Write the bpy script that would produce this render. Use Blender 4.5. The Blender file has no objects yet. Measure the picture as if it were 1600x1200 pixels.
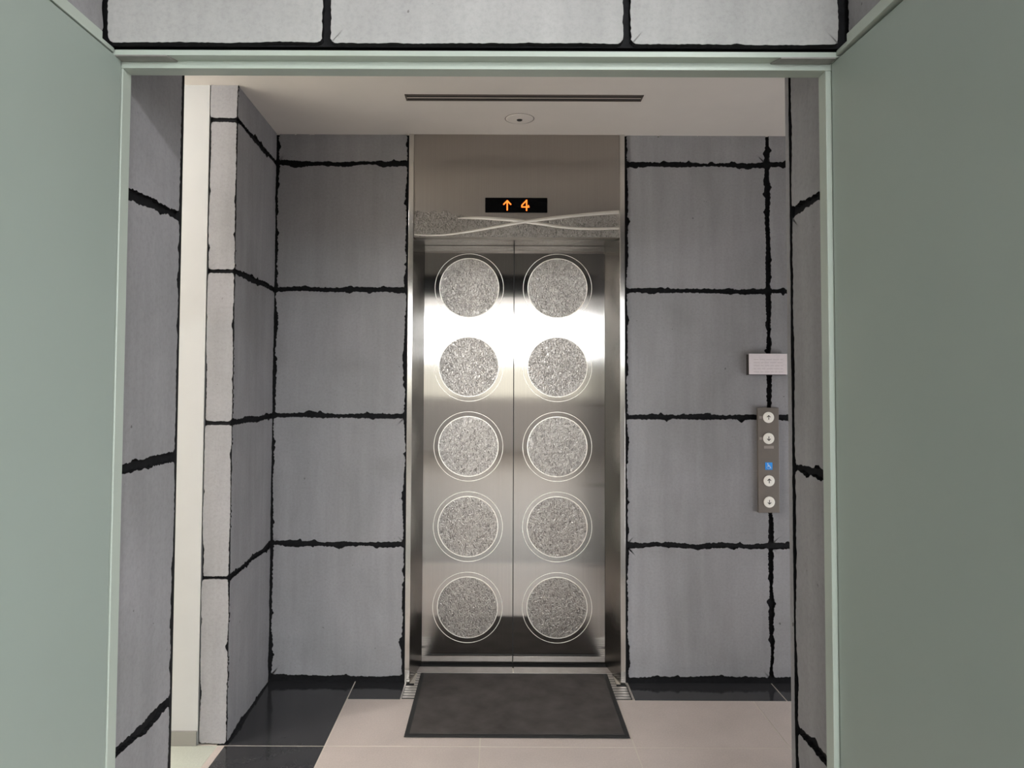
import bpy, bmesh, math, random
from mathutils import Vector, Matrix

C = bpy.context.scene.collection
R = math.radians

# ------------------------------------------------------------------ materials
def new_mat(name):
    m = bpy.data.materials.new(name); m.use_nodes = True
    nt = m.node_tree
    return m, nt, nt.nodes['Principled BSDF']

def lin(r, g, b):
    f = lambda c: (c/255/12.92) if c/255 <= .04045 else ((c/255+.055)/1.055)**2.4
    return (f(r), f(g), f(b), 1)

def coords(nt, scale=(1, 1, 1)):
    tc = nt.nodes.new('ShaderNodeTexCoord'); mp = nt.nodes.new('ShaderNodeMapping')
    mp.inputs['Scale'].default_value = scale
    nt.links.new(tc.outputs['Object'], mp.inputs['Vector'])
    return mp.outputs['Vector']

def noise(nt, vec, scale, detail=4, rough=.55, dist=0):
    n = nt.nodes.new('ShaderNodeTexNoise')
    n.inputs['Scale'].default_value = scale; n.inputs['Detail'].default_value = detail
    n.inputs['Roughness'].default_value = rough; n.inputs['Distortion'].default_value = dist
    nt.links.new(vec, n.inputs['Vector'])
    return n.outputs['Fac']

def ramp(nt, fac, stops):
    r = nt.nodes.new('ShaderNodeValToRGB'); e = r.color_ramp.elements
    e[0].position, e[0].color = stops[0]; e[1].position, e[1].color = stops[-1]
    for p, c in stops[1:-1]:
        x = e.new(p); x.color = c
    nt.links.new(fac, r.inputs['Fac'])
    return r.outputs['Color']

def mixc(nt, a, b, fac, mode='MIX'):
    m = nt.nodes.new('ShaderNodeMix'); m.data_type = 'RGBA'; m.blend_type = mode
    if isinstance(fac, float): m.inputs[0].default_value = fac
    else: nt.links.new(fac, m.inputs[0])
    for v, i in ((a, 6), (b, 7)):
        if isinstance(v, tuple): m.inputs[i].default_value = v
        else: nt.links.new(v, m.inputs[i])
    return m.outputs[2]

def bump(nt, bs, h, strength, dist):
    b = nt.nodes.new('ShaderNodeBump')
    b.inputs['Strength'].default_value = strength; b.inputs['Distance'].default_value = dist
    nt.links.new(h, b.inputs['Height']); nt.links.new(b.outputs['Normal'], bs.inputs['Normal'])

def plain(name, col, rough=.5, metal=0, spec=.5, var=0, vscale=6):
    m, nt, bs = new_mat(name)
    bs.inputs['Base Color'].default_value = col
    bs.inputs['Roughness'].default_value = rough; bs.inputs['Metallic'].default_value = metal
    bs.inputs['Specular IOR Level'].default_value = spec
    if var:
        f = noise(nt, coords(nt), vscale, 4)
        d = tuple(c*(1-var) for c in col[:3])+(1,); l = tuple(min(1, c*(1+var)) for c in col[:3])+(1,)
        nt.links.new(ramp(nt, f, [(.3, d), (.7, l)]), bs.inputs['Base Color'])
    return m

def concrete(name, base, spread=.17):
    m, nt, bs = new_mat(name)
    s = lambda k, t=(1, 1, 1): tuple(min(1, base[i]*k*t[i]) for i in range(3))+(1,)
    v = coords(nt)
    big = noise(nt, v, 2.6, 6, .6, .6)
    c1 = ramp(nt, big, [(.28, s(1-spread*1.2, (1, 1, .99))), (.5, s(1)), (.72, s(1+spread*1.1, (1, .99, 1.0)))])
    streak = noise(nt, coords(nt, (9, 9, .9)), 1.6, 4, .6, .3)
    c2 = mixc(nt, c1, ramp(nt, streak, [(.3, s(.80, (1, 1, 1.0))), (.7, s(1.18, (1, 1, 1)))]), .45)
    fine = noise(nt, v, 90, 5, .75)
    c3 = mixc(nt, c2, ramp(nt, fine, [(.33, (.72, .72, .72, 1)), (.5, (1, 1, 1, 1)), (.68, (1.16, 1.16, 1.16, 1))]), .34, 'MULTIPLY')
    pit = noise(nt, v, 38, 2, .5)
    c4 = mixc(nt, c3, ramp(nt, pit, [(.215, (.35, .34, .33, 1)), (.245, (1, 1, 1, 1))]), .8, 'MULTIPLY')
    nt.links.new(c4, bs.inputs['Base Color'])
    bs.inputs['Roughness'].default_value = .62
    bs.inputs['Specular IOR Level'].default_value = .15
    bump(nt, bs, fine, .12, .003)
    return m

M = {}
M['concrete'] = concrete('grey_concrete', lin(149, 148, 150))
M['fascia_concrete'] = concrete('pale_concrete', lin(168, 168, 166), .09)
M['mortar'] = plain('black_joint', lin(22, 22, 24), .75, spec=.2, var=.35, vscale=60)
M['passage_white'] = plain('passage_wall_paint', lin(186, 187, 186), .6, var=.02)
M['white_wall'] = plain('white_wall_paint', lin(236, 230, 222), .6, var=.02)
M['ceiling'] = plain('ceiling_paint', lin(222, 215, 208), .7, var=.03, vscale=3)
M['warm_wall'] = plain('hall_wall_paint', lin(190, 186, 182), .65, var=.03)
M['green'] = plain('sage_green_paint', lin(155, 167, 159), .38, spec=.4, var=.02, vscale=2)
M['green_frame'] = plain('sage_green_frame_paint', lin(178, 188, 178), .35, spec=.45)
M['grey_steel'] = plain('pivot_plate_steel', lin(150, 147, 143), .45, .6, var=.12, vscale=30)
M['black'] = plain('black_acrylic', (.002, .002, .0025, 1), .25, spec=.08)
M['rubber'] = plain('black_rubber', lin(30, 30, 30), .6, var=.15, vscale=40)
M['dark_gap'] = plain('dark_gap', (.008, .008, .008, 1), .8)

def hairline(name, col, rough, aniso, var=.1):
    """brushed stainless steel, grain running up and down"""
    m, nt, bs = new_mat(name)
    bs.inputs['Metallic'].default_value = 1
    bs.inputs['Roughness'].default_value = rough
    bs.inputs['Anisotropic'].default_value = aniso
    bs.inputs['Anisotropic Rotation'].default_value = .0
    tg = nt.nodes.new('ShaderNodeTangent'); tg.direction_type = 'RADIAL'; tg.axis = 'Z'
    nt.links.new(tg.outputs['Tangent'], bs.inputs['Tangent'])
    f = noise(nt, coords(nt, (260, 260, .8)), 1, 3, .6)
    nt.links.new(ramp(nt, f, [(.3, tuple(c*(1-var) for c in col[:3])+(1,)), (.7, col)]), bs.inputs['Base Color'])
    return m
M['door_steel'] = hairline('brushed_door_steel', (.43, .41, .385, 1), .115, 1.0)
M['jamb_steel'] = hairline('brushed_jamb_steel', (.40, .385, .365, 1), .17, 1.0)
M['edge_steel'] = hairline('edge_strip_steel', (.70, .68, .64, 1), .2, 1.0)
M['transom_steel'] = hairline('transom_steel', (.42, .39, .36, 1), .30, .9)

def hammered(name, col, rough, strength, scale, metal=1.0):
    m, nt, bs = new_mat(name)
    bs.inputs['Metallic'].default_value = metal; bs.inputs['Roughness'].default_value = rough
    v = coords(nt, (1.7, 1, 1))
    n = noise(nt, v, scale, 2, .6, 1.4)
    nt.links.new(ramp(nt, n, [(.36, tuple(c*.40 for c in col[:3])+(1,)), (.5, tuple(c*.85 for c in col[:3])+(1,)), (.62, col)]), bs.inputs['Base Color'])
    bump(nt, bs, n, strength, .004)
    return m
M['etched'] = hammered('hammered_etched_steel', (.49, .455, .42, 1), .30, .75, 78, .95)
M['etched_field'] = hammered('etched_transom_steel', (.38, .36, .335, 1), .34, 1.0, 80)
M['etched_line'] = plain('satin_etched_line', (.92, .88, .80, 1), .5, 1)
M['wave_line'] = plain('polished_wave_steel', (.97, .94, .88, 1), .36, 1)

def floor_tile(name, col, rough, spec, var):
    m, nt, bs = new_mat(name)
    v = coords(nt)
    a = noise(nt, v, 3.2, 5, .6, .4)
    c = ramp(nt, a, [(.3, tuple(x*(1-var) for x in col[:3])+(1,)), (.7, tuple(min(1, x*(1+var)) for x in col[:3])+(1,))])
    fine = noise(nt, v, 160, 2)
    c = mixc(nt, c, ramp(nt, fine, [(.35, (.9, .9, .9, 1)), (.65, (1.06, 1.06, 1.06, 1))]), .6, 'MULTIPLY')
    nt.links.new(c, bs.inputs['Base Color'])
    bs.inputs['Roughness'].default_value = rough; bs.inputs['Specular IOR Level'].default_value = spec
    return m
M['pale_tile'] = floor_tile('pale_floor_tile', lin(196, 184, 177), .5, .4, .07)
M['dark_tile'] = floor_tile('polished_black_tile', lin(54, 54, 56), .12, .4, .12)
M['joint'] = plain('pale_tile_joint', lin(206, 198, 186), .6)
M['terrazzo'] = floor_tile('pale_green_terrazzo', lin(190, 194, 182), .4, .5, .1)
M['mat_pile'] = plain('dark_grey_mat_pile', lin(79, 75, 73), .95, spec=.1, var=.22, vscale=9)
M['grate'] = plain('grate_steel', (.62, .58, .55, 1), .4, .8, var=.1, vscale=30)
M['sill'] = plain('sill_steel', (.27, .24, .225, 1), .5, .5, var=.12, vscale=25)
M['plate_bronze'] = plain('bronze_faceplate', lin(120, 112, 104), .45, .25, var=.05, vscale=30)
M['button'] = plain('cream_button', lin(250, 246, 236), .4)
M['mark_dark'] = plain('dark_mark', lin(52, 48, 44), .6)
M['mark_light'] = plain('worn_label', lin(158, 149, 141), .5, .1)
M['blue'] = plain('blue_sign', lin(52, 160, 250), .4)
M['white'] = plain('white_mark', lin(232, 240, 248), .5)
M['plaque'] = plain('pale_plaque_metal', lin(232, 223, 225), .5, .0, var=.04, vscale=60)
M['plaque_text'] = plain('faint_engraving', lin(212, 202, 204), .55, .0)
M['slot'] = plain('slot_metal', lin(96, 86, 80), .5, .3)

def emit(name, col, st):
    m, nt, bs = new_mat(name)
    bs.inputs['Base Color'].default_value = (0, 0, 0, 1)
    bs.inputs['Emission Color'].default_value = col; bs.inputs['Emission Strength'].default_value = st
    return m
M['led'] = emit('orange_led', (1, .16, .02, 1), 1.6)
M['window_glow'] = emit('bright_window', (.96, 1, 1.03, 1), 12)
M['lamp_glow'] = emit('lamp_diffuser', (.97, 1, 1.02, 1), 48)
M['lamp_glow_far'] = emit('far_lamp_diffuser', (.97, 1, 1.02, 1), 75)
M['lamp_glow_mid'] = emit('mid_lamp_diffuser', (.97, 1, 1.02, 1), 22)
M['down_glow'] = emit('downlight_lens', (1, .95, .86, 1), 20)

# ------------------------------------------------------------------ mesh helpers
def box(bm, x0, x1, y0, y1, z0, z1, mi=0):
    v = [bm.verts.new((x, y, z)) for z in (z0, z1) for y in (y0, y1) for x in (x0, x1)]
    for q in ((0, 2, 3, 1), (4, 5, 7, 6), (0, 1, 5, 4), (2, 6, 7, 3), (0, 4, 6, 2), (1, 3, 7, 5)):
        f = bm.faces.new([v[i] for i in q]); f.material_index = mi
    return v

def prism(bm, pts, axis, a, b, mi=0):
    """polygon pts extruded along an axis: 'z' pts=(x,y); 'y' pts=(x,z); 'x' pts=(y,z)"""
    def p(q, t):
        return {'z': (q[0], q[1], t), 'y': (q[0], t, q[1]), 'x': (t, q[0], q[1])}[axis]
    A = [bm.verts.new(p(q, a)) for q in pts]; B = [bm.verts.new(p(q, b)) for q in pts]
    fs = [bm.faces.new(A), bm.faces.new(B[::-1])]
    n = len(pts)
    for i in range(n):
        fs.append(bm.faces.new((A[i], B[i], B[(i+1) % n], A[(i+1) % n])))
    for f in fs: f.material_index = mi
    return fs

def obj(name, bm, mats, parent=None, bevel=0, smooth=False, origin=None):
    bmesh.ops.recalc_face_normals(bm, faces=bm.faces[:])
    if origin:
        bmesh.ops.translate(bm, verts=bm.verts[:], vec=-Vector(origin))
    me = bpy.data.meshes.new(name); bm.to_mesh(me); bm.free()
    for m in (mats if isinstance(mats, (list, tuple)) else [mats]): me.materials.append(m)
    if smooth:
        for p in me.polygons: p.use_smooth = True
    o = bpy.data.objects.new(name, me); C.objects.link(o)
    if origin: o.location = origin
    if bevel:
        b = o.modifiers.new('bevel', 'BEVEL'); b.width = bevel; b.segments = 2; b.limit_method = 'ANGLE'
    if parent: o.parent = parent
    return o

def tag(o, label, cat, group=None):
    o['label'] = label; o['category'] = cat; o['kind'] = 'thing'
    if group: o['group'] = group
    return o

def thing(name, label, cat, loc, group=None):
    o = bpy.data.objects.new(name, None); C.objects.link(o); o.location = loc
    o.empty_display_size = .1
    return tag(o, label, cat, group)

def struct(name, bm, mats, **k):
    o = obj(name, bm, mats, **k); o['kind'] = 'structure'
    return o

def part(name, bm, mats, parent, **k):
    """bm in world coordinates, made local to the parent"""
    loc = Vector(parent.location); q = parent
    while q.parent: q = q.parent; loc += Vector(q.location)
    bmesh.ops.translate(bm, verts=bm.verts[:], vec=-loc)
    return obj(name, bm, mats, parent, **k)

def wave(rng, n=5, f0=2, f1=40):
    t = [(rng.uniform(f0, f1), rng.uniform(0, 6.28)) for _ in range(n)]
    return lambda s: sum(math.sin(s*f*6.28+p)/(1+.05*f) for f, p in t)/n*2.0

def stone(bm, rng, org, U, V, N, u0, u1, v0, v1, gaps, step=.006, rough=1.0):
    """one rough-edged block face in the plane org+u*U+v*V (N outwards), 14 mm proud of the joint bed.
    gaps = half joint width at (left, bottom, right, top)"""
    gl, gb, gr, gt = gaps
    corners = [(u0, v0), (u1, v0), (u1, v1), (u0, v1)]
    inn = [(0, 1), (-1, 0), (0, -1), (1, 0)]
    gap = [gb, gr, gt, gl]
    rc = .010; m = min(.045, .46*min(u1-u0, v1-v0))
    pts = []
    for k in range(4):
        a = corners[k]; b = corners[(k+1) % 4]
        L = math.hypot(b[0]-a[0], b[1]-a[1]); n = max(6, int(L/step))
        d = ((b[0]-a[0])/L, (b[1]-a[1])/L)
        w1 = wave(rng, 6, .5, 5); w2 = wave(rng, 7, 10, 60)
        ga, gp, gn = gap[k], gap[k-1], gap[(k+1) % 4]
        chips = [(rng.uniform(.05, L-.05), rng.uniform(.008, .026), rng.uniform(.2, .8)) for _ in range(int(L*6*rough))] if L > .15 else []
        for i in range(n):
            s = gp + (L-gp-gn)*(i+.5)/n
            if ga <= 0: off = 0
            else:
                off = ga*(1 + rough*(.42*w1(s)+.28*w2(s)+rng.uniform(-.16, .16)))
                for cs, cw, ch in chips:
                    off += ga*ch*rough*max(0, 1-abs(s-cs)/cw)**.7
                e = min(s-gp, L-gn-s)
                if e < rc: off += (rc-e)**2/rc*.7
                off = min(max(off, ga*.25), m*.92)
            pts.append((a[0]+d[0]*s+inn[k][0]*off, a[1]+d[1]*s+inn[k][1]*off))
    cu, cv = (u0+u1)/2, (v0+v1)/2
    org, U, V, N = Vector(org), Vector(U), Vector(V), Vector(N)
    P = lambda u, v, t: org+U*u+V*v+N*t
    F = [bm.verts.new(P(u, v, 0)) for u, v in pts]
    B = [bm.verts.new(P(u+(u-cu)*.006, v+(v-cv)*.006, -.014)) for u, v in pts]
    inner = {}
    def core(u, v):
        u = min(max(u, u0+m), u1-m); v = min(max(v, v0+m), v1-m)
        k = (round(u, 6), round(v, 6))
        if k not in inner: inner[k] = bm.verts.new(P(u, v, 0))
        return inner[k]
    I = [core(u, v) for u, v in pts]
    for i in range(len(F)):
        q = [F[i-1], F[i], I[i]] + ([I[i-1]] if I[i-1] is not I[i] else [])
        bm.faces.new(q).material_index = 0
    e = m-.003
    bm.faces.new([bm.verts.new(P(u, v, -.0001)) for u, v in ((u0+e, v0+e), (u1-e, v0+e), (u1-e, v1-e), (u0+e, v1-e))]).material_index = 0
    for i in range(len(F)):
        q = bm.faces.new((F[i], F[i-1], B[i-1], B[i])); q.material_index = 1

def bed(bm, org, U, V, N, u0, u1, v0, v1, depth=.012, mi=1):
    org, U, V, N = Vector(org), Vector(U), Vector(V), Vector(N)
    f = bm.faces.new([bm.verts.new(org+U*u+V*v-N*depth) for u, v in ((u0, v0), (u1, v0), (u1, v1), (u0, v1))])
    f.material_index = mi

def annulus(bm, cx, y, cz, r0, r1, t, seg=128, mi=0):
    """flat ring facing -y"""
    ring = lambda r, yy: [bm.verts.new((cx+r*math.cos(2*math.pi*i/seg), yy, cz+r*math.sin(2*math.pi*i/seg))) for i in range(seg)]
    a, b, a2, b2 = ring(r0, y-t), ring(r1, y-t), ring(r0, y), ring(r1, y)
    for i in range(seg):
        j = (i+1) % seg
        for q in ((a[i], a[j], b[j], b[i]), (b[i], b[j], b2[j], b2[i]), (a[j], a[i], a2[i], a2[j])):
            bm.faces.new(q).material_index = mi

def disc(bm, cx, y, cz, r, t, seg=96, mi=0, dome=0):
    rim = [bm.verts.new((cx+r*math.cos(2*math.pi*i/seg), y-t, cz+r*math.sin(2*math.pi*i/seg))) for i in range(seg)]
    back = [bm.verts.new((v.co.x, y, v.co.z)) for v in rim]
    if dome:
        inner = [bm.verts.new((cx+.8*r*math.cos(2*math.pi*i/seg), y-t-dome, cz+.8*r*math.sin(2*math.pi*i/seg))) for i in range(seg)]
        for i in range(seg):
            bm.faces.new((rim[i], rim[(i+1) % seg], inner[(i+1) % seg], inner[i])).material_index = mi
        bm.faces.new(inner).material_index = mi
    else:
        bm.faces.new(rim).material_index = mi
    for i in range(seg):
        bm.faces.new((rim[i], back[i], back[(i+1) % seg], rim[(i+1) % seg])).material_index = mi

def stroke(bm, pts, w, y, t, mi=0):
    """polyline in the x-z plane as short bars with round ends, front at y-t"""
    for (x0, z0), (x1, z1) in zip(pts, pts[1:]):
        a = math.atan2(z1-z0, x1-x0)
        out = []
        for k in range(9): th = a-math.pi/2+math.pi*k/8; out.append((x1+w/2*math.cos(th), z1+w/2*math.sin(th)))
        for k in range(9): th = a+math.pi/2+math.pi*k/8; out.append((x0+w/2*math.cos(th), z0+w/2*math.sin(th)))
        prism(bm, out, 'y', y-t, y, mi)

X, Y, Z = (1, 0, 0), (0, 1, 0), (0, 0, 1)
NX, NY = (-1, 0, 0), (0, -1, 0)

# ------------------------------------------------------------------ key measures (metres, camera foot at 0,0)
CEIL = 2.566
WALL = 3.40            # stone wall beside the elevator
DOOR = 3.612           # elevator door face
PIER = 2.824           # front of the stone pier at the left
ROWS = [.022, .635, 1.232, 1.825, 2.426, 2.585]

# ------------------------------------------------------------------ floor
bm = bmesh.new()
def slab(x0, x1, y0, y1, mi, j=.0025, z=0):
    box(bm, x0+j, x1-j, y0+j, y1-j, -.03, z, mi)
# bed of pale joint mortar
box(bm, -5.1, 3.2, -7.0, 3.9, -.06, -.0008, 1)
PX = [-.663+.594*k for k in range(-4, 8)]
ys = [3.2266, 2.821, 2.227, 1.633, 1.039, .445, -.149, -.743, -1.337, -1.931, -2.525, -3.119, -3.713, -4.307, -4.901, -5.495, -6.089, -6.9]
for a, b in zip(PX, PX[1:]):
    for y1, y0 in zip(ys, ys[1:]):
        if a < -.7 and y0 > 1.0: continue
        slab(a, b, y0, y1, 0 if y0 > 1.5 else 4)
# dark polished border along the left and in front of the stone wall
for y0, y1 in ((1.82, 2.821), (2.821, 3.40)):
    slab(-1.0475 if y0 < 2 else -1.08, -.663, y0, y1 if y1 < 3 else 3.43, 2)
slab(-.663, -.4285, 3.2266, 3.43, 2)
slab(.599, 1.268, 3.2266, 3.43, 2); slab(1.268, 1.95, 3.2266, 3.43, 2); slab(1.95, 2.62, 3.2266, 3.43, 2)
slab(-5.0, -1.072, .8, 2.82, 3, .001)
slab(-1.072, -1.045, 1.82, 2.82, 0, .001)
struct('floor', bm, [M['pale_tile'], M['joint'], M['dark_tile'], M['terrazzo'], floor_tile('grey_hall_tile', lin(122, 114, 107), .5, .4, .07)])

# ------------------------------------------------------------------ stone walls
rng = random.Random(7)
def course(bm, org, U, N, cols, rows, gu=.009, gv=.009, first=None, last=None, rough=1.0):
    for i, (a, b) in enumerate(zip(cols, cols[1:])):
        for k, (c, d) in enumerate(zip(rows, rows[1:])):
            gl = gu if i else (first if first is not None else gu)
            gr = gu if i < len(cols)-2 else (last if last is not None else gu)
            stone(bm, rng, org, U, Z, N, a, b, c, d, (gl, gv, gr, gv), rough=rough)

bm = bmesh.new()
course(bm, (0, WALL, 0), X, NY, [-1.064, -.434], ROWS, gu=.012, gv=.011, rough=1.15)
bed(bm, (0, WALL, 0), X, Z, NY, -1.2, -.42, 0, 2.62)
struct('wall_back_left', bm, [M['concrete'], M['mortar']])
bm = bmesh.new()
course(bm, (0, WALL, 0), X, NY, [.590, 1.266, 1.94, 2.6], ROWS, gu=.011, gv=.011, rough=1.15)
bed(bm, (0, WALL, 0), X, Z, NY, .575, 2.6, 0, 2.62)
struct('wall_back_right', bm, [M['concrete'], M['mortar']])

# pier on the left: front face and the long side face
bm = bmesh.new()
course(bm, (0, PIER, 0), X, NY, [-1.152, -1.036], [.0]+ROWS[1:], gu=.007, gv=.007, rough=.9)
bed(bm, (0, PIER, 0), X, Z, NY, -1.150, -1.050, 0, 2.62)
L = math.hypot(-1.062+1.041, WALL-PIER)
U = ((-1.062+1.041)/L, (WALL-PIER)/L, 0); N = (U[1], -U[0], 0)
course(bm, (-1.041, PIER, 0), U, N, [0, L], [.0]+ROWS[1:], gu=.006, gv=.012, last=.010)
bed(bm, (-1.041, PIER, 0), U, Z, N, .012, L, 0, 2.62)
struct('wall_left', bm, [M['concrete'], M['mortar']])

# white wall of the side passage, level with the pier's face
bm = bmesh.new(); box(bm, -5.0, -1.1515, PIER, PIER+.12, 0, 2.62)
struct('wall_passage_white', bm, M['passage_white'])
bm = bmesh.new(); box(bm, -5.0, -1.153, PIER-.010, PIER, .001, .054)
struct('baseboard_passage', bm, plain('grey_baseboard', lin(138, 136, 131), .4))
bm = bmesh.new(); box(bm, -5.1, -5.0, .78, PIER+.12, 0, 2.62)
box(bm, -5.0, -1.37, .78, .82, 0, 2.62)
box(bm, -1.372, -1.368, .82, 1.82, 0, 2.62)
struct('wall_passage_end', bm, M['white_wall'])
bm = bmesh.new(); box(bm, 2.6, 2.7, 1.735, WALL+.1, 0, 2.62)
struct('wall_right', bm, M['concrete'])
bm = bmesh.new(); box(bm, 2.585, 2.6, 1.95, 3.0, .10, 1.15)  # framed glowing panel, added out of view to brighten right wall and reveals
w2 = struct('added_glow_panel', bm, emit('added_panel_glow', (.98, 1, 1.03, 1), 3.3))
bm = bmesh.new()
for q in ((1.90, 1.95, .05, 1.20), (3.0, 3.05, .05, 1.20), (1.95, 3.0, .05, .10), (1.95, 3.0, 1.15, 1.20)): box(bm, 2.56, 2.6, *q)
part('glow_frame', bm, M['grey_steel'], w2)

# front walls of the lobby (the opening's two stone reveals)
bm = bmesh.new()
rows_l = [.0, .612, 1.212, 1.812, 2.3]
course(bm, (-.808, 1.525, 0), Y, X, [0, .291], rows_l, gu=.004, gv=.012, first=.0, last=.009)
bed(bm, (-.808, 1.525, 0), Y, Z, X, 0, .291, 0, 2.18)
box(bm, -.84, -.8085, 1.808, 1.822, 0, 2.6, 1)
course(bm, (-.808, 1.82, 0), NX, Y, [0, .56], [0, .612, 1.212, 1.812, 2.412, 2.6], gu=.009, gv=.009)
bed(bm, (-.808, 1.82, 0), NX, Z, Y, .012, .56, 0, 2.6)
struct('wall_front_left', bm, [M['concrete'], M['mortar']])
bm = bmesh.new()
rows_r = [.0, .606, 1.206, 1.806, 2.3]
course(bm, (.692, 1.525, 0), Y, NX, [0, .183], rows_r, gu=.003, gv=.011, first=0, last=.008, rough=1.0)
stone(bm, rng, (.692, 1.525, 0), Y, Z, NX, .185, .212, 0, 2.3, (.006, 0, 0, 0), rough=.5)
bed(bm, (.692, 1.525, 0), Y, Z, NX, 0, .20, 0, 2.3)
course(bm, (.692, 1.737, 0), X, Y, [0, .62, 1.24, 1.9], [0, .606, 1.206, 1.806, 2.406, 2.6], gu=.009, gv=.009)
bed(bm, (.692, 1.737, 0), X, Z, Y, .012, 1.9, 0, 2.6)
struct('wall_front_right', bm, [M['concrete'], M['mortar']])

# stone over the opening: face towards the hall, soffit, and face towards the lobby
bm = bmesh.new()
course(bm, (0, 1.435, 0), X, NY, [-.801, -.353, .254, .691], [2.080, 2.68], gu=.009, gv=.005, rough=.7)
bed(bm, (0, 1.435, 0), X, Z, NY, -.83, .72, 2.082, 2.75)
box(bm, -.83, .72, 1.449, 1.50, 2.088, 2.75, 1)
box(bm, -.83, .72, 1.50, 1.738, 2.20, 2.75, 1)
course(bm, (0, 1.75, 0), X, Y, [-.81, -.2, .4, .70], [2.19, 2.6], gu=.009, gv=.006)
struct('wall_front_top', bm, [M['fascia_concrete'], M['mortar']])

# side walls of the short entry in front of the opening, stone above the open doors
for side, x, N_, nm in ((-1, -.801, X, 'wall_entry_left'), (1, .697, NX, 'wall_entry_right')):
    bm = bmesh.new()
    course(bm, (x, .68, 0), Y, N_, [0, .155, .755], [2.094, 2.69], gu=.008, gv=.004)
    bed(bm, (x, .68, 0), Y, Z, N_, 0, .77, 2.094, 2.75)
    xb = x+side*.085
    box(bm, min(xb, xb+side*.03), max(xb, xb+side*.03), .68, 1.50, 0, 2.75, 2)
    box(bm, min(x+side*.012, xb), max(x+side*.012, xb), .68, 1.46, 2.094, 2.10, 1)
    struct(nm, bm, [M['concrete'], M['mortar'], M['mortar']])

# ------------------------------------------------------------------ lobby ceiling
bm = bmesh.new(); box(bm, -5.1, 2.7, .78, 3.9, CEIL, CEIL+.08)
struct('ceiling', bm, M['ceiling'])

# ------------------------------------------------------------------ steel frame of the opening
fL, fR = -.787, .676
bm = bmesh.new()
# head: lip, rebate soffit, stop
prism(bm, [(1.455, 2.0785), (1.455, 2.0675), (1.4825, 2.0675), (1.4825, 2.0525), (1.519, 2.0525), (1.519, 2.0785)], 'x', -.815, .715)
head = struct('trim_head_frame', bm, M['green_frame'])
for x0, x1 in ((-.789, -.672), (.560, .684)):
    bm = bmesh.new(); s = 1 if x0 < 0 else -1
    a, b = (x0, x1) if s > 0 else (x1, x0)
    prism(bm, [(a, 1.4535), (b-s*.012, 1.4535), (b, 1.4805), (a, 1.4805)], 'z', 2.0645, 2.0673)
    obj('pivot_plate', bm, M['grey_steel'], head)
for x, s, nm in ((fL, -1, 'trim_left_frame'), (fR, 1, 'trim_right_frame')):
    bm = bmesh.new()
    a = x; b = x+s*.030
    box(bm, min(a, b), max(a, b), 1.4835, 1.518, 0, 2.0525)
    struct(nm, bm, M['green_frame'], bevel=.0015)
# steel strip over each open door, along the entry's side wall
for x, s, nm in ((-.789, -1, 'trim_left_strip'), (.684, 1, 'trim_right_strip')):
    bm = bmesh.new()
    box(bm, min(x, x+s*.02), max(x, x+s*.02), .70, 1.408, 2.071, 2.094)
    box(bm, min(x, x+s*.02), max(x, x+s*.02), 1.408, 1.452, 2.071, 2.080)
    struct(nm, bm, M['green_frame'], bevel=.001)

# ------------------------------------------------------------------ the two open green doors
def fire_door(x, s, ang, label, top=2.0665):
    t = thing('fire_door', label, 'door', (x, 1.479, 0))
    w = .745
    bm = bmesh.new()
    box(bm, min(0, s*.042), max(0, s*.042), -w, 0, .008, top)
    obj('door_leaf', bm, M['green'], t, bevel=.002)
    bm = bmesh.new()
    box(bm, min(s*.006, s*.036), max(s*.006, s*.036), -.12, -.02, top-.001, top+.0025)
    obj('pivot_bracket', bm, M['grey_steel'], t)
    t.rotation_euler[2] = ang
    return t
fire_door(-.788, -1, 0, 'pale sage green door leaf standing open along the left side of the entry')
fire_door(.686, 1, R(1.6), 'shadowed sage green door leaf standing open along the right side of the entry', 2.0645)

# ------------------------------------------------------------------ elevator surround
sur = thing('elevator', 'stainless steel elevator with two closed doors carrying columns of etched discs', 'elevator', (.078, WALL, 0))
bm = bmesh.new(); box(bm, -.408, .564, 3.392, 3.46, 2.076, 2.5655)
transom = part('transom_panel', bm, M['transom_steel'], sur)
bm = bmesh.new(); box(bm, -.408, .564, 3.46, 3.604, 2.076, 2.12); part('soffit_panel', bm, M['jamb_steel'], sur)
for a, b, c, d in ((-.432, -.4085, -.378, -1), (.588, .5645, .526, 1)):
    bm = bmesh.new(); box(bm, min(a, b), max(a, b), 3.384, 3.46, .001, 2.5655)
    part('edge_strip', bm, M['edge_steel'], sur, bevel=.0015)
    bm = bmesh.new()
    prism(bm, [(b, 3.388), (c, 3.603), (c+d*.02, 3.603), (b+d*.012, 3.388)], 'z', .001, 2.0755)
    part('jamb_panel', bm, M['jamb_steel'], sur)
bm = bmesh.new()
box(bm, -.392, .0685, 3.512, 3.578, .0, .004); box(bm, .0755, .54, 3.512, 3.578, .0, .004)
part('door_sill', bm, M['sill'], sur)
bm = bmesh.new(); box(bm, -.40, .55, 3.578, 3.66, .0002, .0015)
part('sill_groove', bm, M['dark_gap'], sur)

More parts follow.
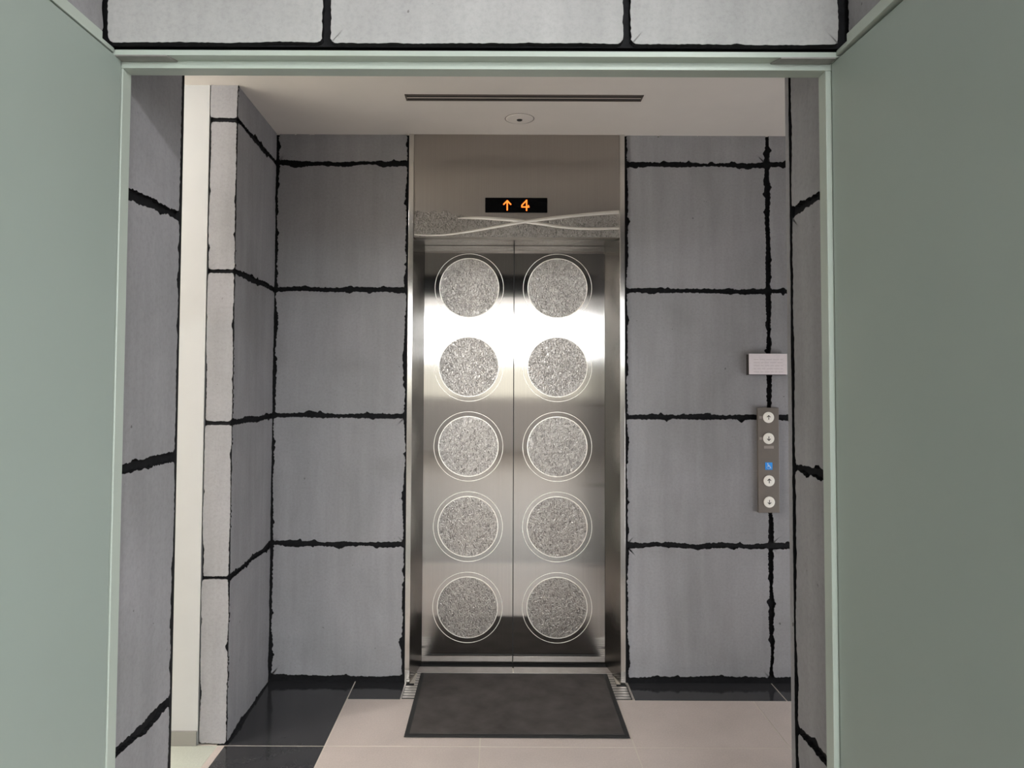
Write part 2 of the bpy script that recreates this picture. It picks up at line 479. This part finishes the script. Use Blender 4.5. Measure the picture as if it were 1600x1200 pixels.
# raised wave-shaped beads along the lower edge of the transom
def cat(pts, n=14):
    out = []
    P = [pts[0]]+pts+[pts[-1]]
    for i in range(1, len(P)-2):
        for k in range(n):
            t = k/n; q = []
            for c in range(3):
                a, b, d, e = (P[i-1][c], P[i][c], P[i+1][c], P[i+2][c])
                q.append(.5*((2*b)+(-a+d)*t+(2*a-5*b+4*d-e)*t*t+(-a+3*b-3*d+e)*t**3))
            out.append(tuple(q))
    out.append(tuple(pts[-1])); return out
def ribbon(bm, pts, y, t, seg=8):
    """half-round bead following pts (x, z, width) on the plane y, bulging to -y"""
    prev = None
    for i, (x, z, w) in enumerate(pts):
        x0, z0, _ = pts[max(0, i-1)]; x1, z1, _ = pts[min(len(pts)-1, i+1)]
        l = math.hypot(x1-x0, z1-z0); nx, nz = -(z1-z0)/l, (x1-x0)/l
        row = []
        for k in range(seg+1):
            a = math.pi*k/seg
            row.append(bm.verts.new((x+nx*w*.62*math.cos(a), y-t*math.sin(a), z+nz*w*.62*math.cos(a))))
        if prev:
            for k in range(seg): bm.faces.new((prev[k], row[k], row[k+1], prev[k+1]))
        prev = row
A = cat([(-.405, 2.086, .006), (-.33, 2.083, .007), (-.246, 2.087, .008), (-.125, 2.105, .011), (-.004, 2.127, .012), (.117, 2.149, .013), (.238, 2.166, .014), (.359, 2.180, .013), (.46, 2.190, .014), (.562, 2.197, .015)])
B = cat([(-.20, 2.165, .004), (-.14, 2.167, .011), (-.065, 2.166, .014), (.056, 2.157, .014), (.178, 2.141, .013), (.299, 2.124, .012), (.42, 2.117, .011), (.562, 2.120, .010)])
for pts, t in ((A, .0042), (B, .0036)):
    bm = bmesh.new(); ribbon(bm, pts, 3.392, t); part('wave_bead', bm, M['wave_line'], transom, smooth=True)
# grainy field between the waves
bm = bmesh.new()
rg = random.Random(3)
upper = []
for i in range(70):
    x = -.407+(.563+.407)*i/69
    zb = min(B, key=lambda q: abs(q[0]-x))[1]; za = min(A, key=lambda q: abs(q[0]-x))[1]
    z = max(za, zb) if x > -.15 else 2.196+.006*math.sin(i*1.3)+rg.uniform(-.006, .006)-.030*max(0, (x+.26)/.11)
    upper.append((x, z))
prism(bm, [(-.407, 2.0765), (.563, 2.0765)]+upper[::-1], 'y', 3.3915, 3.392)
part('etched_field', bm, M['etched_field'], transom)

# ------------------------------------------------------------------ elevator doors
def elevator_door(x0, x1, cx):
    bm = bmesh.new(); box(bm, x0, x1, DOOR, DOOR+.035, .009, 2.16)
    t = part('door', bm, M['door_steel'], sur)
    for k in range(5):
        z = .280+.3955*k
        bm = bmesh.new(); disc(bm, cx, DOOR, z, .1465, .0008); annulus(bm, cx, DOOR, z, .1464, .1502, .0012, mi=1)
        part('etched_disc', bm, [M['etched'], M['etched_line']], t)
        bm = bmesh.new(); annulus(bm, cx, DOOR, z, .1705, .1727, .0010); part('etched_ring', bm, M['etched_line'], t)
    if x0 < -.2:
        bm = bmesh.new(); box(bm, x1, x1+.0042, DOOR+.0015, DOOR+.03, .009, 2.16); part('seam_shade', bm, M['rubber'], t)  # dark strip between the leaves; the seam's shade put into its colour
    return t
elevator_door(-.43, .0692, -.153)
elevator_door(.0735, .58, .289)
bm = bmesh.new(); box(bm, -.8, .95, 3.80, 3.84, -.05, 2.6); struct('wall_shaft', bm, M['dark_gap'])

# ------------------------------------------------------------------ floor indicator
ind = thing('floor_indicator', 'black display above the elevator with glowing orange up arrow and 4', 'display', (.076, 3.392, 2.192))
bm = bmesh.new(); box(bm, -.071, .223, 3.387, 3.392, 2.192, 2.263); part('display_window', bm, M['black'], ind, bevel=.003)
bm = bmesh.new()
stroke(bm, [(.0335, 2.204), (.0335, 2.247)], .0062, 3.387, .001)
stroke(bm, [(.017, 2.231), (.0335, 2.248), (.050, 2.231)], .0062, 3.387, .0012)
part('arrow', bm, M['led'], ind)
bm = bmesh.new()
stroke(bm, [(.125, 2.2025), (.125, 2.2505)], .0062, 3.387, .001)
stroke(bm, [(.124, 2.2495), (.1025, 2.2265), (.1025, 2.2185), (.136, 2.2185)], .0058, 3.387, .0012)
stroke(bm, [(.1335, 2.2245), (.1335, 2.2195)], .006, 3.387, .0008)
part('digit', bm, M['led'], ind)

# ------------------------------------------------------------------ call button panel
pan = thing('call_button_panel', 'tall bronze call plate with four cream arrow buttons on the right stone wall', 'button panel', (1.255, WALL, .791))
bm = bmesh.new(); box(bm, 1.206, 1.304, 3.384, WALL, .791, 1.278); part('faceplate', bm, M['plate_bronze'], pan, bevel=.0015)
for z, up in ((1.233, 1), (1.135, -1), (.939, 1), (.841, -1)):
    bm = bmesh.new(); disc(bm, 1.255, 3.384, z, .0255, .004, 48, dome=.001); b = part('button', bm, M['button'], pan)
    bm = bmesh.new()
    stroke(bm, [(1.255, z-up*.009), (1.255, z+up*.008)], .0032, 3.379, .0006)
    stroke(bm, [(1.248, z+up*.002), (1.255, z+up*.009), (1.262, z+up*.002)], .0034, 3.379, .0008)
    part('arrow', bm, M['mark_dark'], b)
for q in ((1.213, 1.226, 1.227, 1.239), (1.213, 1.226, 1.129, 1.141), (1.234, 1.279, 1.088, 1.101)):
    bm = bmesh.new(); box(bm, q[0], q[1], 3.3834, 3.384, q[2], q[3]); part('worn_label', bm, M['mark_light'], pan)
bm = bmesh.new(); box(bm, 1.2385, 1.2715, 3.3825, 3.384, .990, 1.024); sg = part('accessibility_sign', bm, M['blue'], pan)
sg['label'] = 'blue sign with white wheelchair symbol'
bm = bmesh.new()
disc(bm, 1.2500, 3.3825, 1.0185, .0024, .0006, 20)
stroke(bm, [(1.2505, 1.0145), (1.2525, 1.0060), (1.2600, 1.0060), (1.2640, .9975)], .0027, 3.3825, .0007)
stroke(bm, [(1.2515, 1.0115), (1.2590, 1.0105)], .0020, 3.3825, .0006)
arc = [(1.2535+.0072*math.cos(R(a)), 1.0010+.0072*math.sin(R(a))) for a in range(125, 361, 20)]
stroke(bm, arc, .0019, 3.3825, .0005)
part('wheelchair_symbol', bm, M['white'], sg)

# ------------------------------------------------------------------ pale plaque above it
pl = thing('notice_plaque', 'small pale metal plaque with faint engraved lines above the call plate', 'plaque', (1.253, WALL, 1.433))
bm = bmesh.new(); box(bm, 1.164, 1.343, 3.376, 3.379, 1.433, 1.530); part('plate', bm, M['plaque'], pl, bevel=.0008)
bm = bmesh.new(); box(bm, 1.160, 1.337, 3.379, WALL+.001, 1.430, 1.526); part('backing', bm, M['mark_dark'], pl)
bm = bmesh.new(); rg = random.Random(5)
for k in range(5):
    z = 1.503-.0145*k; x = 1.186
    while x < 1.318:
        w = rg.uniform(.012, .030); x1 = min(x+w, 1.322)
        box(bm, x, x1, 3.3755, 3.376, z-.0016, z+.0016); x = x1+.005
part('lettering', bm, M['plaque_text'], pl)

# ------------------------------------------------------------------ floor grate and mat
gr = thing('floor_grate', 'steel slatted floor grate showing at both ends under the dark mat', 'grate', (.08, 3.36, 0))
bm = bmesh.new(); box(bm, -.424, .590, 3.233, 3.392, -.001, .0006); box(bm, -.385, .545, 3.392, 3.512, -.001, .0008); part('pit', bm, M['dark_gap'], gr)
bm = bmesh.new()
box(bm, .5905, .5965, 3.229, 3.383, -.0, .003); part('edge_bar', bm, M['grate'], gr)
bm = bmesh.new(); box(bm, -.4305, -.4245, 3.229, 3.383, -.0, .003); part('edge_bar', bm, M['grate'], gr)
y = 3.2385
while y < 3.505:
    bm = bmesh.new()
    a, b = (-.422, .586) if y < 3.37 else (-.386, .543)
    box(bm, a, b, y, y+.0165, .0004, .003); part('slat', bm, M['grate'], gr)
    y += .0265
mt = thing('door_mat', 'dark grey rectangular mat with black rubber edge in front of the elevator', 'mat', (.0755, 3.196, 0))
x0, x1, y0, y1 = -.369, .519, 2.886, 3.504
def inset(d): return [(x0+d, y0+d), (x1-d, y0+d), (x1-d, y1-d), (x0+d, y1-d)]
bm = bmesh.new()
loops = [[bm.verts.new((x, y, z)) for x, y in inset(d)] for d, z in ((0, .0032), (.004, .006), (.020, .0072), (.022, .0062))]
for p, q in zip(loops, loops[1:]):
    for i in range(4): bm.faces.new((p[i], p[(i+1) % 4], q[(i+1) % 4], q[i]))
base = [bm.verts.new((x, y, .0032)) for x, y in inset(0)]
bm.faces.new(base); 
bmesh.ops.remove_doubles(bm, verts=bm.verts[:], dist=1e-6)
part('rubber_border', bm, M['rubber'], mt)
bm = bmesh.new(); prism(bm, inset(.0205), 'z', .0045, .0088); part('pile', bm, M['mat_pile'], mt)

# ------------------------------------------------------------------ ceiling slot and sprinkler
sl = thing('ceiling_slot', 'long narrow air slot recessed in the lobby ceiling before the elevator', 'air slot', (.094, 2.94, CEIL))
bm = bmesh.new()
sx0, sx1, sy0, sy1 = -.392, .584, 2.908, 2.972
box(bm, sx0, sx1, sy0, sy0+.010, CEIL-.003, CEIL+.0); box(bm, sx0, sx1, sy1-.010, sy1, CEIL-.003, CEIL)
box(bm, sx0, sx0+.006, sy0, sy1, CEIL-.003, CEIL); box(bm, sx1-.006, sx1, sy0, sy1, CEIL-.003, CEIL)
part('slot_frame', bm, M['slot'], sl)
bm = bmesh.new(); box(bm, sx0+.006, sx1-.006, sy0+.010, sy1-.010, CEIL-.0008, CEIL); part('slot_opening', bm, M['dark_gap'], sl)
bm = bmesh.new(); box(bm, sx0+.006, sx1-.006, sy0+.027, sy0+.037, CEIL-.0028, CEIL-.0008); part('deflector_blade', bm, plain('slot_blade', lin(165, 154, 147), .5), sl)
sp = thing('ceiling_sprinkler', 'small round ceiling sprinkler cover with dark nozzle above the floor display', 'sprinkler', (.085, 3.182, CEIL))
bm = bmesh.new()
prof = [(.0, -.0035), (.050, -.0035), (.058, -.0028), (.062, -.001), (.0625, 0)]
seg = 48; rings = []
for r, z in prof:
    rings.append([bm.verts.new((.085+max(r, .0005)*math.cos(6.2832*i/seg), 3.182+max(r, .0005)*math.sin(6.2832*i/seg), CEIL+z)) for i in range(seg)])
for p, q in zip(rings, rings[1:]):
    for i in range(seg): bm.faces.new((p[i], p[(i+1) % seg], q[(i+1) % seg], q[i]))
part('cover', bm, M['ceiling'], sp)
bm = bmesh.new(); bmesh.ops.create_cone(bm, cap_ends=True, segments=48, radius1=.0655, radius2=.0655, depth=.0006, matrix=Matrix.Translation((.085, 3.182, CEIL-.0003))); part('shadow_gap', bm, M['slot'], sp)
bm = bmesh.new(); bmesh.ops.create_cone(bm, cap_ends=True, segments=24, radius1=.011, radius2=.013, depth=.003, matrix=Matrix.Translation((.085, 3.188, CEIL-.005)))
part('nozzle', bm, M['dark_gap'], sp)

# ------------------------------------------------------------------ hall behind the viewer (seen mirrored in the steel)
HC = 2.75
bm = bmesh.new(); box(bm, -2.7, 2.7, -6.9, 1.435, HC, HC+.08); struct('ceiling_hall', bm, plain('hall_ceiling_paint', lin(210, 202, 196), .7))
for nm, x0, x1, y0, y1 in (('wall_hall_left', -1.75, -1.65, -6.9, .68), ('wall_hall_right', 2.6, 2.7, -6.9, .68),
                           ('wall_hall_near_left', -2.7, -.90, .68, .78), ('wall_hall_near_right', .79, 2.7, .68, .78)):
    bm = bmesh.new(); box(bm, x0, x1, y0, y1, 0, HC); struct(nm, bm, M['concrete'] if nm == 'wall_hall_left' else M['warm_wall'])
bm = bmesh.new()
WZ0, WZ1 = 1.78, 2.66
box(bm, -2.7, 2.7, -6.9, -6.8, 0, 1.05); box(bm, -2.7, 2.7, -6.9, -6.8, WZ1, HC); struct('wall_hall_back', bm, M['warm_wall'])
bm = bmesh.new(); box(bm, -1.65, 2.6, -6.86, -6.84, WZ0, WZ1); w1 = struct('window_1', bm, M['window_glow'])
bm = bmesh.new(); box(bm, -1.65, 2.6, -6.86, -6.84, 1.05, WZ0-.05); struct('window_3', bm, emit('frosted_lower_window', (1, .97, .84, 1), 1.3))
bm = bmesh.new(); box(bm, -1.65, 2.6, -6.87, -6.80, WZ0-.05, WZ0); struct('trim_window_rail', bm, M['grey_steel'])
bm = bmesh.new()
for x in (-1.65, -.3, 1.1, 2.55): box(bm, x, x+.05, -6.84, -6.79, WZ0, WZ1)
box(bm, -1.65, 2.6, -6.84, -6.79, 2.10, 2.15)
part('glow_frame', bm, M['grey_steel'], w1)

def luminaire(x0, x1, y0, y1, z, label, glow):
    t = thing('ceiling_light', label, 'ceiling light', ((x0+x1)/2, (y0+y1)/2, z), 'hall ceiling lights')
    bm = bmesh.new(); box(bm, x0, x1, y0, y1, z-.03, z); part('housing', bm, M['white_wall'], t)
    bm = bmesh.new(); box(bm, x0+.02, x1-.02, y0+.02, y1-.02, z-.034, z-.030); part('diffuser', bm, glow, t)
luminaire(.5, 2.0, -.75, -.45, HC, 'flush white ceiling light behind the viewer near the entry', M['lamp_glow'])
luminaire(.0, 1.5, -2.2, -1.9, HC, 'flush white ceiling light in the middle of the hall', M['lamp_glow_mid'])
luminaire(-.2, 1.3, -3.5, -3.2, HC, 'flush white ceiling light towards the hall window', M['lamp_glow_far'])

# downlight in the side passage on the left, and one in the right part of the lobby
def downlight(x, y, r, label, mat):
    t = thing('downlight', label, 'downlight', (x, y, CEIL), 'lobby downlights')
    bm = bmesh.new(); bmesh.ops.create_cone(bm, cap_ends=True, segments=32, radius1=r+.015, radius2=r+.015, depth=.008, matrix=Matrix.Translation((x, y, CEIL-.004))); part('bezel', bm, M['white_wall'], t)
    bm = bmesh.new(); bmesh.ops.create_cone(bm, cap_ends=True, segments=32, radius1=r, radius2=r, depth=.004, matrix=Matrix.Translation((x, y, CEIL-.010))); part('lens', bm, mat, t)
def lamp(name, x, y, z, power, size, col=(1, .99, .98)):
    l = bpy.data.lights.new(name, 'POINT'); l.energy = power; l.shadow_soft_size = size; l.color = col
    o = bpy.data.objects.new(name, l); C.objects.link(o); o.location = (x, y, z)
downlight(-1.55, 2.26, .06, 'round downlight in the ceiling of the left side passage', M['down_glow'])
lamp('passage_downlight', -1.55, 2.26, 2.50, 2.5, .05)
downlight(-3.5, 1.4, .14, 'large round downlight further along the left side passage', M['down_glow'])
lamp('passage_lamp', -3.5, 1.4, 2.25, 76, .12)

# ------------------------------------------------------------------ world, camera, view
w = bpy.data.worlds.new('world'); bpy.context.scene.world = w; w.use_nodes = True
w.node_tree.nodes['Background'].inputs['Color'].default_value = (.02, .02, .02, 1)

cam = bpy.data.cameras.new('camera'); co = bpy.data.objects.new('camera', cam); C.objects.link(co)
cam.sensor_fit = 'HORIZONTAL'; cam.sensor_width = 36; cam.lens = 1130/1600*36
cam.shift_x = 21.09/1600; cam.shift_y = -50.5/1600
cam.clip_start = .05; cam.clip_end = 50
co.matrix_world = Matrix.Translation((0, 0, 1.41)) @ Matrix.Rotation(R(.0813), 4, 'Z') @ Matrix.Rotation(R(90+2.10455), 4, 'X') @ Matrix.Rotation(R(.246), 4, 'Z')
sc = bpy.context.scene
sc.camera = co
vs = sc.view_settings
vs.view_transform = 'Standard'; vs.look = 'None'; vs.gamma = 1; vs.use_curve_mapping = False
vs.exposure = .8
sc.cycles.max_bounces = 12; sc.cycles.diffuse_bounces = 6; sc.cycles.glossy_bounces = 6
sc.cycles.use_denoising = True
sc.cycles.sample_clamp_indirect = 6
